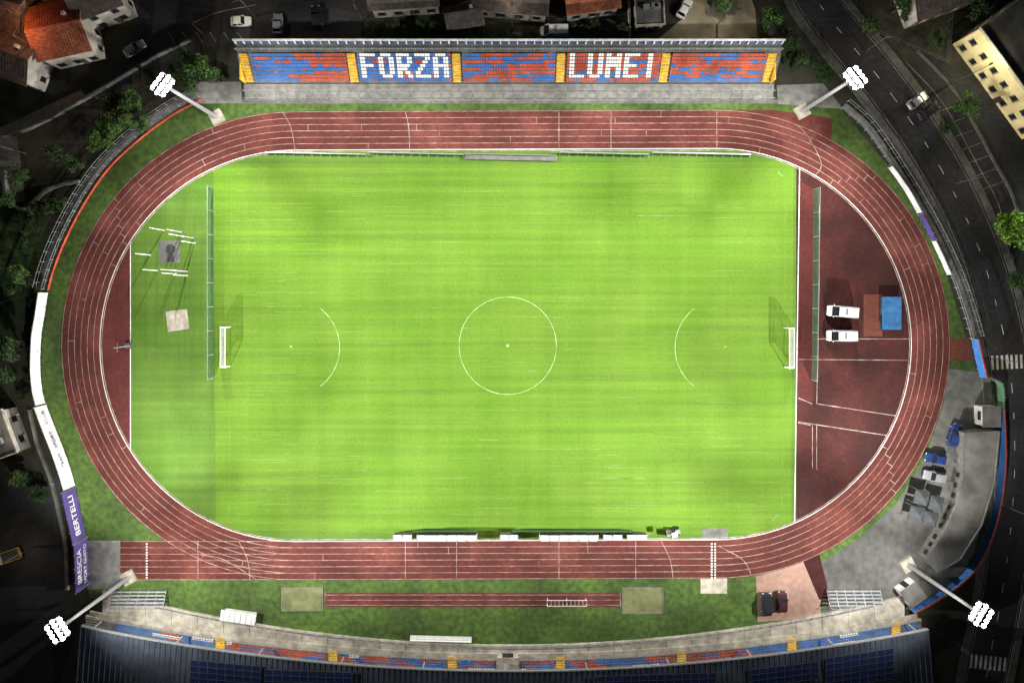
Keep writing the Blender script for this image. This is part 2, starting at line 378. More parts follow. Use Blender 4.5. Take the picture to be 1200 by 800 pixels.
# ------------------------------------------------------------------ roads
main=uvpts([(920,-90),(957,0),(1035,98),(1092,180),(1135,262),(1163,340),(1183,430),(1189,520),(1186,600),(1175,690),(1158,780),(1140,880)])
b=B(); ribbon(b,main,7.6,0.014,'asphalt'); b.obj('road')
b=B(); dash(b,main,0.13,0.02,'white_paint',2.2,3.2); ribbon(b,main,0.11,0.02,'line_paint',off=3.5); ribbon(b,main,0.11,0.02,'line_paint',off=-3.5)
for c,ang in (((1183,424),0.05),((1158,776),-0.1)):
    for k in range(8):
        p=P(*c)+Matrix.Rotation(ang,3,'Z')@Vector((-3.2+k*0.9,0,0)); b.box((p.x,p.y,0.026),(0.45,2.6,0.004),'white_paint',rot=ang)
b.obj('road_markings')
b=B(); ribbon(b,main,1.6,0.0,'concrete_dark',off=-4.7,h=0.13); b.obj('pavement'); b=B(); ribbon(b,main,1.3,0.0,'concrete_dark',off=4.55,h=0.13); b.obj('pavement')
side=uvpts([(1075,60),(1120,110),(1165,190),(1190,240),(1215,340)])
b=B(); ribbon(b,side,0.5,0.01,'concrete_dark',h=0.13,off=0); ribbon(b,side,0.14,0.016,'line_paint',off=-3); b.obj('kerb')
b=B()
for k in range(7):
    p=P(1108+k*9,128+k*15); b.box((p.x,p.y,0.018),(4.6,0.1,0.004),'line_paint',rot=0.35)
b.obj('parking_markings')
b=B()
curve([(225,28),(255,15),(300,6)],0.15,z=0.02); curve([(225,28),(240,42)],0.15,z=0.02)
for k in range(6): ln(205+k*16,52-k*1.0,198+k*16,38,0.12,z=0.024)
b.obj('parking_markings')

# ------------------------------------------------------------------ masts and lights
tops=[(190,99),(1003,91),(67,738),(1150,720)]
MH=20.5; masts=[]
for (u,v) in tops:
    t=P(u,v,MH); base=Vector((t.x,t.y,0)); masts.append(t)
    inward=Vector((-t.x,-t.y-8,0)).normalized(); side_=Vector((-inward.y,inward.x,0))
    b=B()
    b.box((base.x,base.y,0.25),(2.4,2.4,0.5),'concrete',rot=0.5)
    b.cyl(base+Vector((0,0,0.5)),base+Vector((0,0,MH-0.6)),0.45,0.22,'steel',12)
    for k in range(28):
        z=1.5+k*0.62; b.beam(base-inward*0.75+side_*-0.22+Vector((0,0,z)),base-inward*0.75+side_*0.22+Vector((0,0,z)),0.05,0.05,'steel')
    for s_ in (-0.22,0.22): b.beam(base-inward*0.75+side_*s_+Vector((0,0,1)),base-inward*0.75+side_*s_+Vector((0,0,MH-1)),0.06,0.06,'steel')
    for z in (6,11,16): b.beam(base+Vector((0,0,z)),base-inward*0.75+Vector((0,0,z)),0.08,0.08,'steel')
    pc=base+Vector((0,0,MH-0.9)); 
    for s_ in (-0.7,0,0.7): b.beam(pc+inward*s_-side_*1.7,pc+inward*s_+side_*1.7,0.12,0.08,'steel')
    for s_ in (-1.7,-0.85,0.85,1.7): b.beam(pc-inward*0.75+side_*s_,pc+inward*0.75+side_*s_,0.1,0.08,'steel')
    for row,(z,out_) in enumerate(((MH-0.45,0.6),(MH+0.3,0.0),(MH+1.05,-0.6))):
        a=base+inward*out_+Vector((0,0,z)); b.beam(a-side_*1.6,a+side_*1.6,0.08,0.08,'steel')
        nk=4 if row!=1 else 5
        for k in range(nk):
            c=a+side_*(-(nk-1)*0.39+k*0.78)+inward*0.25
            b.cyl(c-inward*0.3,c,0.2,0.31,'steel_dark',12)
            b.dome(c,0.31,'glow_white',axis=(inward.x,inward.y,0.35),depth=0.9,n=12,k=4)
    for s_ in (-1.6,1.6): b.beam(pc+side_*s_+inward*.4,pc+side_*s_-inward*.5+Vector((0,0,2.0)),0.08,0.08,'steel')
    b.obj('floodlight_mast')
sp=[]
for i,t in enumerate(masts):
    sx=-1 if i%2 else 1; sy=1 if i>=2 else -1
    for (r,azs,cone) in ((12,(0,45,90),105),(27,(-6,28,62,96),84),(38,(10,45,80),66),(52,(0,23,46,72),62),(80,(6,25,44),52),(112,(12,30),42)):
        for az in azs:
            a=math.radians(az); tg=Vector((t.x+sx*r*math.cos(a),t.y+sy*r*math.sin(a),0)); sp.append((t,tg,math.radians(cone)))
def inward_of(t): return Vector((-t.x,-t.y,0)).normalized()
pts=[]; want=[]; wt=[]
for u in range(30,1180,20):
    for v in range(100,790,18):
        cx=346 if u<346 else (839 if u>839 else u)
        d=math.hypot(u-cx,v-404)
        e=min(1,abs(v-405)/228); e2=abs(u-595)/520
        inner=11.6*(1-0.08*e**3-0.30*max(0,min(1,e2)-0.5)/0.5)
        if d<=230: w0,k_=inner,1.0
        elif d<=276: w0,k_=inner*0.93,1.0
        elif d<=350 and (v>110): w0,k_=(6.5 if v>400 else 4.5),0.3
        else: continue
        pts.append(P(u,v)); want.append(w0); wt.append(k_)
A=np.zeros((len(pts),len(sp)))
PA=np.array([tuple(p) for p in pts])
for j,(t,a,cone) in enumerate(sp):
    src=t+inward_of(t)*2.2+Vector((0,0,0.4)); ax=np.array((a-src).normalized()); ch=math.cos(cone/2)
    D=PA-np.array(src); L=np.linalg.norm(D,axis=1); dn=D/L[:,None]; ca=dn@ax; q=np.clip((ca-ch)/(1-ch),0,1)
    A[:,j]=(q*q*(3-2*q))*(-dn[:,2])/(L*L)/(4*math.pi)
x=np.ones(len(sp))*1e5; w_=np.array(want); W=np.array(wt)
Aw=A*W[:,None]; AtB=Aw.T@(w_*W); AtA=Aw.T@Aw
for _ in range(8000): x*=AtB/(AtA@x+1e-12)
for j,(t,a,cone) in enumerate(sp):
    if x[j]<900: continue
    ld=bpy.data.lights.new('floodlight_beam','SPOT'); ld.energy=float(x[j]); ld.spot_size=cone; ld.spot_blend=1.0; ld.shadow_soft_size=0.5
    ld.color=(1.0,0.98,0.92)
    lo=bpy.data.objects.new('floodlight_beam',ld); scene.collection.objects.link(lo)
    lo.location=t+inward_of(t)*2.2+Vector((0,0,0.4)); lo.rotation_euler=(a-lo.location).to_track_quat('-Z','Y').to_euler()

# ------------------------------------------------------------------ north stand
def NX(u): return (u-U0)*S*(1-3.4/H)
rows=8; b=B(); zs=[4.9-0.42*i for i in range(rows)]; vv=[65+4.15*i for i in range(rows)]
ys=[P(600,vv[i],zs[i]).y for i in range(rows)]
yb=P(600,60.5,5.0).y
x0,x1=NX(281),NX(912)
for i in range(rows):
    y0=ys[i]-0.33; y1=(ys[i-1]-0.33) if i else yb+0.2
    b.box(((x0+x1)/2,(y0+y1)/2,zs[i]/2-0.2),(x1-x0,abs(y1-y0),zs[i]-0.4),'concrete_dark')
b.obj('grandstand_terrace')
b=B(); yr=P(600,51,5.2).y
b.box(((x0+x1)/2,(yb+yr)/2+0.2,2.5),(x1-x0,yr-yb,5.0),'concrete_dark')
b.box(((x0+x1)/2,yr+0.35,2.95),(x1-x0+0.6,0.25,5.9),'blue_paint')
b.box(((x0+x1)/2,yr+0.35,5.95),(x1-x0+0.7,0.35,0.1),'white_paint')
b.box(((x0+x1)/2,yb+0.25,5.5),(x1-x0,0.06,0.08),'steel'); b.box(((x0+x1)/2,yb+0.25,5.95),(x1-x0,0.06,0.08),'steel')
n_=64
for k in range(n_+1):
    xx=x0+(x1-x0)*k/n_
    b.box((xx,yb+0.25,5.5),(0.08,0.08,1.0),'steel'); b.box((xx,yr+0.05,5.45),(0.14,0.3,0.9),'white_paint')
    b.beam((xx,yr+0.5,5.6),(xx,yr+1.1,3.2),0.12,0.12,'steel')
b.obj('grandstand_rear_wall')
b=B(); ya=P(600,98.5,1.4).y; yc=P(600,107,1.3).y; yf=P(600,117,0.9).y
b.box(((x0+x1)/2,(ya+yc)/2,0.7),(x1-x0,abs(ya-yc),1.4),'concrete_mid')
b.box(((x0+x1)/2,(yc+yf)/2,0.5),(x1-x0,abs(yc-yf)-0.01,1.0),'concrete_mid')
for k in range(52):
    xx=x0+(x1-x0)*k/51
    b.cyl((xx,yc-0.1,1.0),(xx,yc-0.1,2.3),0.04,0.04,'steel',6); b.box((xx,(yc+yf)/2-0.1,1.01),(0.08,abs(yc-yf)-0.5,0.03),'concrete_dark'); b.cyl((xx,yf+0.1,1.0),(xx,yf+0.1,2.0),0.04,0.04,'steel',6)
for z in (1.6,2.3): b.box(((x0+x1)/2,yc-0.1,z),(x1-x0,0.05,0.05),'steel')
b.box(((x0+x1)/2,yf+0.1,2.0),(x1-x0,0.05,0.05),'steel')
b.obj('grandstand_apron')
FONT={'F':["11111","10000","10000","11110","10000","10000","10000"],'O':["01110","10001","10001","10001","10001","10001","01110"],
'R':["11110","10001","10001","11110","10100","10010","10001"],'Z':["11111","00001","00010","00100","01000","10000","11111"],
'A':["01110","10001","10001","11111","10001","10001","10001"],'L':["10000","10000","10000","10000","10000","10000","11111"],
'U':["10001","10001","10001","10001","10001","10001","01110"],'M':["10001","11011","10101","10101","10001","10001","10001"],
'E':["11111","10000","10000","11110","10000","10000","11111"],'I':["00100"]*7}
def word(w):
    g=[[0]*38 for _ in range(8)]; c0=1
    for ch_ in w:
        for r in range(7):
            for c in range(5):
                if FONT[ch_][r][c]=='1': g[r][c0+c]=1
        c0+=7
    return [[1 if (g[r][c] or (c>0 and g[r][c-1])) else 0 for c in range(38)] for r in range(8)]
def seat(b,x,y,z,m,face=-1,rot=0):
    c=math.cos(rot); s_=math.sin(rot)
    b.box((x,y,z+0.38),(0.38,0.33,0.07),m,rot=rot)
    bx=x+s_*0.18*face; by=y-c*0.18*face
    b.box((bx,by,z+0.56),(0.38,0.06,0.34),m,rot=rot)
b=B(); secs=[(296,407),(420,529),(542,651),(664,773),(786,896)]; NS=36
for si,(ua,ub) in enumerate(secs):
    wd={1:'FORZA',3:'LUMEI'}.get(si); g=word(wd) if wd else None
    for r in range(rows):
        run=0; col='seat_blue'
        for c in range(NS):
            if run<=0:
                run=random.randint(2,9)
                pb={0:0.72,1:0.95 if r not in (2,5) else .5,2:0.40 if r%2 else .25,3:0.15 if r<5 else .4,4:0.30}[si]
                if si==0 and c>20: pb=0.35
                if si==4 and r>4: pb=0.6
                if si==2 and r in (3,6): pb=.65
                col='seat_blue' if random.random()<pb else 'seat_orange'
            run-=1
            m='seat_white' if g and g[r][c] else col
            if m!='seat_white' and random.random()<0.06: m='seat_blue' if m=='seat_orange' else 'seat_orange'
            x_=NX(ua+(c+0.5)*(ub-ua)/NS); seat(b,x_,ys[r],zs[r]-0.4,m,face=-1)
b.obj('stadium_seating')
b=B()
for u in (288,413,535,657,779,902):
    w=1.5
    for r in range(rows):
        for h_ in range(2):
            b.box((NX(u),ys[r]+0.1-0.32*h_+0.1,zs[r]-0.30-0.2*h_+0.12),(w,0.28,0.22),'yellow_paint')
    if u in (288,902):
        b.box((NX(u)+(-1 if u<600 else 1)*0.9,(ys[0]+ys[-1])/2,1.9),(0.18,ys[0]-ys[-1]+0.8,3.8),'yellow_paint')
b.obj('stand_stairway')

# ------------------------------------------------------------------ south stand (curved)
def cv(c,k): return lambda u: c-k*(u-600)**2
fence=cv(756,0.000275); seats=cv(777,0.000205); roof_=cv(786,0.000206)
b=B()
def strip(fa,fb,ua,ub,z,m,da=0,db=0,side_z=None,n=80):
    A_=[];C_=[]
    for i in range(n+1):
        u=ua+(ub-ua)*i/n; A_.append(P(u,fa(u)+da,z)); C_.append(P(u,fb(u)+db,z))
    N=n+1; b.add(A_+C_,[(i,i+1,N+i+1,N+i) for i in range(n)],m)
    if side_z is not None:
        D=[Vector((p.x,p.y,side_z)) for p in A_]; b.add(A_+D,[(i,N+i,N+i+1,i+1) for i in range(n)],m)
strip(fence,seats,120,1060,0.5,'concrete',0,-11,0.0)
strip(seats,seats,105,1075,0.9,'concrete',-11,-4.5,0.5)
for r in range(4):
    strip(seats,seats,100,1080,1.2+0.42*r,'concrete_dark' if r else 'concrete',-4.5+r*3.0,-1.4+r*3.0,0.4)
strip(seats,seats,95,1085,3.0,'concrete_dark',7.5,60,2.4)
for k in range(30):
    u=140+k*30.5; p=P(u,seats(u)-11,0.5); q=P(u,fence(u)+0.5,0.5)
    b.beam(p+Vector((0,0,0.01)),q+Vector((0,0,0.01)),0.06,0.03,'concrete_dark')
b.obj('grandstand_terrace')
railing('railing',[P(u,fence(u)) +Vector((0,0,0.0)) for u in range(150,1030,12)],1.1,1.9,'steel')
railing('railing',[P(u,seats(u)-7,0.9) for u in range(130,1060,12)],1.0,1.9,'steel')
b=B()
stairs=[258,390,530,657,799,928,1050]
for r in range(4):
    z=1.2+0.42*r; u=138; col='seat_blue'; run=0
    while u<1072:
        v=seats(u)-3+r*3.0; p=P(u,v,z); rot=math.atan2(0.00041*(u-600),1)
        nearstair=any(abs(u-s)<8 for s in stairs)
        if not nearstair and not (580<u<610):
            if run<=0:
                run=random.randint(4,12); pb=0.95 if (u<262 or u>870) else 0.5
                col='seat_blue' if random.random()<pb else 'seat_orange'
                if random.random()<0.04: col='seat_white'
            run-=1
            seat(b,p.x,p.y,z,col,face=1,rot=rot)
        u+=3.1
b.obj('stadium_seating')
b=B()
for s in stairs:
    for r in range(-1,4):
        p=P(s,seats(s)-3+r*3.0,1.3+0.42*r); b.box((p.x,p.y,p.z),(1.6,0.38,0.25),'yellow_paint',rot=math.atan(0.00041*(s-600)))
b.obj('stand_stairway')
b=B(); p=P(595,seats(595)-2,2.0)
b.box((p.x,p.y,1.5),(3.8,1.8,2.2),'stucco_white'); b.box((p.x,p.y+0.92,1.5),(2.0,0.08,1.6),'glass'); b.box((p.x,p.y,2.66),(4.2,2.2,0.12),'concrete')
b.obj('commentary_booth')
root=empty('stand_roof')
b=B(); RZ=9.0
N=81; top=[];back=[]
for i in range(N):
    u=95+(1088-95)*i/80; top.append(P(u,roof_(u),RZ)); q=P(u+(u-600)*0.02,860,RZ+0.8); back.append(q)
b.add(top+back,[(i,i+1,N+i+1,N+i) for i in range(80)],'metal_roof')
lo_=[p-Vector((0,0,0.5)) for p in top]; b.add(top+lo_,[(i,N+i,N+i+1,i+1) for i in range(80)],'steel')
for (p,q) in ((top[0],back[0]),(top[-1],back[-1])):
    b.add([p,q,q-Vector((0,0,9)),p-Vector((0,0,0.6))],[(0,1,2,3)],'steel_dark')
b.obj('roof_sheet',parent=root)
b=B()
for i in range(80): b.beam(top[i]+Vector((0,0,.06)),top[i+1]+Vector((0,0,.06)),0.2,0.12,'steel')
b.obj('roof_gutter',parent=root)
b=B()
for i in range(0,81):
    for f in (0,0.5):
        if i+f>80: continue
        j=min(i+1,80); a=top[i].lerp(top[j],f); c=back[i].lerp(back[j],f)
        b.beam(a+Vector((0,0,0.05)),c+Vector((0,0,0.05)),0.06,0.1,'metal_roof')
b.obj('roof_seams',parent=root)
b=B()
for i in range(0,81,8):
    p=top[i]; b.cyl((p.x,p.y-2.0,3.0),(p.x,p.y-2.0,RZ),0.15,0.15,'steel',8)
b.obj('roof_columns',parent=root)
b=B()
def pan(u0,v0,nx,ny,du,dv,slope):
    for i in range(nx):
        for j in range(ny):
            u=u0+i*du; v=v0+j*dv+slope*i
            q=[P(u,v,RZ+0.55),P(u+du*0.93,v+slope*0.93,RZ+0.55),P(u+du*0.93,v+dv*0.94+slope*0.93,RZ+0.62),P(u,v+dv*0.94,RZ+0.62)]
            b.poly(q,'solar_cell')
            for k in range(4): b.beam(q[k],q[(k+1)%4],0.04,0.05,'steel_dark')
pan(223,773,8,4,10.3,7.0,0.9); pan(310,784,10,3,10.3,7,0.35); pan(968,771,8,5,10,7.2,-1.5); pan(880,784,8,3,10,7,-1.2); pan(700,792,14,2,10,7,-0.3)
b.obj('solar_panels',parent=root)

# ------------------------------------------------------------------ fences / hoardings
def hoarding(name,uv,h,m,thick=0.12,z0=0.3,posts=True,n=8,cap=None):
    pts=uvpts(uv,0,n); b=B(); ribbon(b,pts,thick,z0,m,h=h)
    if cap: ribbon(b,pts,thick+0.1,z0+h+0.003,cap,h=0.1)
    if posts:
        for p in pts[::4]: b.cyl(p,p+Vector((0,0,z0+h+0.2)),0.06,0.06,'steel',6)
    return b.obj(name),pts
lf=uvpts([(236,118),(205,134),(165,163),(128,198),(100,238),(78,280),(64,315),(57,340)],0)
b=B(); ribbon(b,lf,0.14,0.0,'red_paint',h=0.5,off=0); b.obj('barrier_wall'); b=B(); ribbon(b,lf,1.7,0.0,'concrete_mid',off=-1.3,h=0.12); b.obj('pavement')
railing('railing',[p+n_*-0.6 for p,n_ in zip(lf,normals(lf))],1.3,2.0,'steel',r=0.06); railing('railing',[p+n_*-2.0 for p,n_ in zip(lf,normals(lf))],1.6,2.0,'steel',r=0.05)
hoarding('advertising_board',[(57,343),(53,370),(49,395),(48,430),(50,455),(54,472)],2.6,'white_vinyl')
hoarding('advertising_board',[(55,474),(65,500),(75,525),(83,548),(89,568)],3.3,'white_vinyl')
hoarding('advertising_board',[(89,570),(95.5,599),(102,628)],3.9,'purple_vinyl'); hoarding('advertising_board',[(103,629),(104,656),(105,684)],3.9,'purple_vinyl')
hoarding('boundary_wall',[(36,480),(45,520),(60,560),(70,600),(78,640),(80,690)],0.5,'concrete_mid',0.5,0.0,False)
b=B()
for (u,v) in ((57,345),(52,372),(49,400),(48,430),(51,458),(60,486),(70,512),(80,540)):
    p=P(u,v); b.beam(p+Vector((-0.1,0,2.8)),p+Vector((-1.6,0.2,0.05)),0.09,0.09,'steel'); b.box((p.x-1.6,p.y+.2,0.12),(.5,.5,.24),'concrete')
b.obj('board_support')
def text_on(txt,p,dir_,size,m,name,off=0.2):
    cu=bpy.data.curves.new(name,'FONT'); cu.body=txt; cu.size=size; cu.align_x='CENTER'; cu.align_y='CENTER'; cu.extrude=0.01
    tmp=bpy.data.objects.new('tmp',cu); scene.collection.objects.link(tmp); dg=bpy.context.evaluated_depsgraph_get(); me=bpy.data.meshes.new_from_object(tmp.evaluated_get(dg)); bpy.data.objects.remove(tmp)
    me.materials.clear(); me.materials.append(MATS[m]); o=bpy.data.objects.new(name,me); scene.collection.objects.link(o)
    X=Vector(dir_).normalized(); Y=Vector((0,0,1)); Z=X.cross(Y); R=Matrix((X,Y,Z)).transposed().to_4x4(); R.translation=Vector(p)+Z*off; o.matrix_world=R; return o
# text runs from south end to north end of each board; it faces the pitch
def mid(uva,uvb,z): a=P(*uva);c=P(*uvb); return (a+c)/2+Vector((0,0,z)),(a-c)
pm,dd=mid((103,629),(105,684),2.95); text_on('BRESCIA',pm,dd,1.7,'white_paint','banner_lettering',.15)
pm,dd=mid((103,629),(105,684),1.3); text_on('SPORT GUSTO',pm,dd,1.1,'white_paint','banner_lettering',.15)
pm,dd=mid((89,570),(102,628),2.3); text_on('BERTELLI',pm,dd,1.9,'white_paint','banner_lettering',.15)
for (a,c,t) in (((65,500),(75,525),'SPORT'),((75,525),(83,548),'TEAM'),((55,474),(65,500),'CLUB')):
    pm,dd=mid(a,c,2.0); text_on(t,pm,dd,1.1,'purple_vinyl','banner_lettering',.25)
rf=uvpts([(985,128),(1012,152),(1042,195),(1070,240),(1095,285),(1115,330),(1128,368),(1136,396)],0)
b=B(); ribbon(b,rf,1.2,0.0,'concrete_mid',h=0.15,off=0.9); b.obj('pavement')
railing('railing',rf,1.3,2.0,'steel',r=0.06); railing('railing',[p+n_*1.7 for p,n_ in zip(rf,normals(rf))],1.7,2.0,'steel',r=0.05)
hoarding('advertising_board',[(1040,197),(1058,222),(1074,250)],1.5,'white_vinyl'); hoarding('advertising_board',[(1075,252),(1083,266),(1090,281)],1.5,'purple_vinyl')
hoarding('advertising_board',[(1091,283),(1100,302),(1109,322)],1.3,'white_vinyl')
hoarding('boundary_wall',[(1137,397),(1142,420),(1147,441)],2.0,'blue_paint',cap='red_paint')
hoarding('boundary_wall',[(1168,478),(1170,530),(1167,570),(1160,605),(1148,640),(1130,668),(1100,692),(1065,712)],1.7,'blue_paint',cap='red_paint')
railing('railing',uvpts([(1040,190),(1085,250),(1120,320),(1143,395)],0,8),1.2,2.4,'steel_dark')
hoarding('ticket_fence',[(1147,441),(1166,448),(1168,478)],1.8,'net_green')
b=B()
for (ua,ub,m) in ((313,430,'net_green'),(432,543,'net_green'),(656,760,'net_green'),(764,878,'steel')):
    a=P(ua,179.5); c=P(ub,182); b.beam(a+Vector((0,0,0.5)),c+Vector((0,0,0.5)),0.06,0.8,m); b.beam(a+Vector((0,0,0.92)),c+Vector((0,0,0.92)),0.14,0.05,'steel')
    k=int((ub-ua)/10)
    for i in range(k+1):
        p=a.lerp(c,i/k); b.beam(p+Vector((0,0,0.9)),p+Vector((0,-0.55,0.02)),0.05,0.05,'steel')
b.obj('pitchside_board')
b=B(); a=P(545,184); c=P(652,186); b.beam(a+Vector((0,0,0.3)),c+Vector((0,0,0.3)),1.0,0.12,'concrete_dark')
for i in range(12):
    p=a.lerp(c,i/11); b.box((p.x,p.y,0.12),(0.08,0.9,0.24),'steel')
b.beam(a+Vector((0,0.5,0.75)),c+Vector((0,0.5,0.75)),0.05,0.3,'steel'); b.obj('substitutes_bench')

def netfence(uva,uvb,h):
    a=P(*uva); c=P(*uvb); b=B(); L=(c-a).length; d=(c-a).normalized(); n=int(L/4)
    for i in range(n+1):
        p=a.lerp(c,i/n); b.cyl(p,p+Vector((0,0,h)),0.06,0.05,'steel',6); b.beam(p+Vector((0,0,h*0.6)),p+Vector((0.9*(1 if uva[0]>600 else -1),0,0.02)),0.05,0.05,'steel')
    for k in range(int(h/0.3)+1): b.beam(a+Vector((0,0,0.1+k*0.3)),c+Vector((0,0,0.1+k*0.3)),0.035,0.05,'net_green')
    for i in range(int(L/0.3)): p=a+d*(i*0.3); b.beam(p+Vector((0,0,0.05)),p+Vector((0,0,h)),0.03,0.035,'net_green')
    b.beam(a+Vector((0,0,h)),c+Vector((0,0,h)),0.07,0.07,'steel'); b.obj('ball_stop_net')
netfence((250,220),(250,443),2.6); netfence((954,222),(951,445),2.6)
def goal(u,v,side):
    o=P(u,v); b=B(); s_=side; W=3.66; Hh=2.44; D=1.9
    r=0.07
    for y in (-W,W):
        b.cyl((0,y,0),(0,y,Hh),r,r,'white_paint'); b.cyl((0,y,Hh),(s_*0.9,y,Hh),0.05,0.05,'white_paint'); b.cyl((s_*0.9,y,Hh),(s_*D,y,0.05),0.05,0.05,'white_paint'); b.cyl((0,y,0.05),(s_*D,y,0.05),0.06,0.06,'white_paint')
    b.cyl((0,-W-r,Hh),(0,W+r,Hh),r,r,'white_paint'); b.cyl((s_*D,-W,0.05),(s_*D,W,0.05),0.06,0.06,'white_paint'); b.cyl((s_*0.9,-W,Hh),(s_*0.9,W,Hh),0.04,0.04,'white_paint')
    k=int(2*W/0.22)
    for i in range(k+1):
        y=-W+2*W*i/k; b.beam((0,y,Hh),(s_*0.9,y,Hh-0.04),0.03,0.03,'net_white'); b.beam((s_*0.9,y,Hh-0.04),(s_*D,y,0.05),0.03,0.03,'net_white')
    for i in range(12):
        t=i/11; b.beam((s_*(0.9+(D-0.9)*t),-W,Hh*(1-t)),(s_*(0.9+(D-0.9)*t),W,Hh*(1-t)),0.03,0.03,'net_white')
    for i in range(1,4): b.beam((s_*0.225*i,-W,Hh),(s_*0.225*i,W,Hh),0.03,0.03,'net_white')
    for y in (-W,W):
        for i in range(9): z=Hh*i/9; b.beam((0,y,z),(s_*(0.9+(D-0.9)*(1-z/Hh)),y,z),0.025,0.025,'net_white')
    b.obj('football_goal',loc=o)
goal(270,406,-1); goal(919,407,1)
b=B()
for (u,v) in ((176,299),(192,270),(212,272),(214,277),(226,279),(228,285),(184,317),(205,317),(206,321),(219,318),(219,323)):
    p=P(u,v); b.cyl(p,p+Vector((0,0,5.2)),0.075,0.07,'white_paint',8); b.cyl(p,p+Vector((0,0,0.12)),0.25,0.25,'steel',8)
b.obj('hammer_cage')
b=B(); p=P(153,405); b.cyl(p,p+Vector((0,0,5.5)),0.07,0.06,'steel'); b.box((p.x-0.3,p.y,0.15),(1.2,1.0,0.3),'steel_dark'); b.beam(p+Vector((0,-0.9,4.4)),p+Vector((0,0.9,4.4)),0.05,0.05,'steel'); b.obj('loudspeaker_pole')
b=B(); c=P(1045,367,0.9); b.box((c.x,c.y,0.1),(3.5,6.0,0.2),'steel_dark'); b.box((c.x,c.y,0.5),(3.3,5.8,0.6),'canvas_dark')
b.box((c.x,c.y,0.86),(3.6,6.1,0.12),'mat_blue'); 
for k in (-2,-0,2): b.box((c.x,c.y+k,0.93),(3.5,0.08,0.03),'blue_paint')
b.obj('high_jump_mat')
def dugout(u0,u1,v,depth=1.5,h=2.1,m='white_vinyl'):
    a=P(u0,v); c=P(u1,v); L=c.x-a.x; b=B()
    prof=[(-depth*0.5,0.0)]+[(-depth*0.5+depth*(1-math.cos(i/6*math.pi/2)), 1.0+(h-1.0)*math.sin(i/6*math.pi/2)) for i in range(7)]
    vs=[(0,y,z) for y,z in prof]+[(L,y,z) for y,z in prof]; n=len(prof)
    b.add(vs,[(i,i+1,n+i+1,n+i) for i in range(n-1)],m)
    for x in (0,L): b.add([(x,y,z) for y,z in prof]+[(x,depth*0.5,0)],[tuple(range(n+1))],m)
    ns_=max(2,int(L/0.6)); nf=max(2,int(L/1.8))
    for i in range(nf+1):
        x=L*i/nf
        for j in range(n-1): b.beam((x,prof[j][0],prof[j][1]+0.02),(x,prof[j+1][0],prof[j+1][1]+0.02),0.06,0.06,'steel')
    for i in range(ns_):
        x=(i+0.5)*L/ns_; b.box((x,-0.1,0.45),(0.45,0.4,0.08),'seat_blue'); b.box((x,-0.35,0.75),(0.45,0.07,0.5),'seat_blue')
    b.box((L/2,0,0.06),(L,depth,0.12),'concrete'); b.obj('team_dugout',loc=a)
dugout(490,559,627); dugout(632,700,627)
for (a_,c_) in ((462,483),(586,607),(706,728),(734,757)): dugout(a_,c_,627,1.1,1.4)
b=B()
for (a_,c_) in ((484,560),(600,740)):
    pa=P(a_,621); pc=P(c_,621); b.beam(pa+Vector((0,0,0.5)),pc+Vector((0,0,0.5)),0.05,0.9,'net_green')
    for i in range(9): p=pa.lerp(pc,i/8); b.beam(p+Vector((0,0,0.9)),p+Vector((0,-0.5,0.02)),0.05,0.05,'steel_dark')
b.obj('pitchside_board')
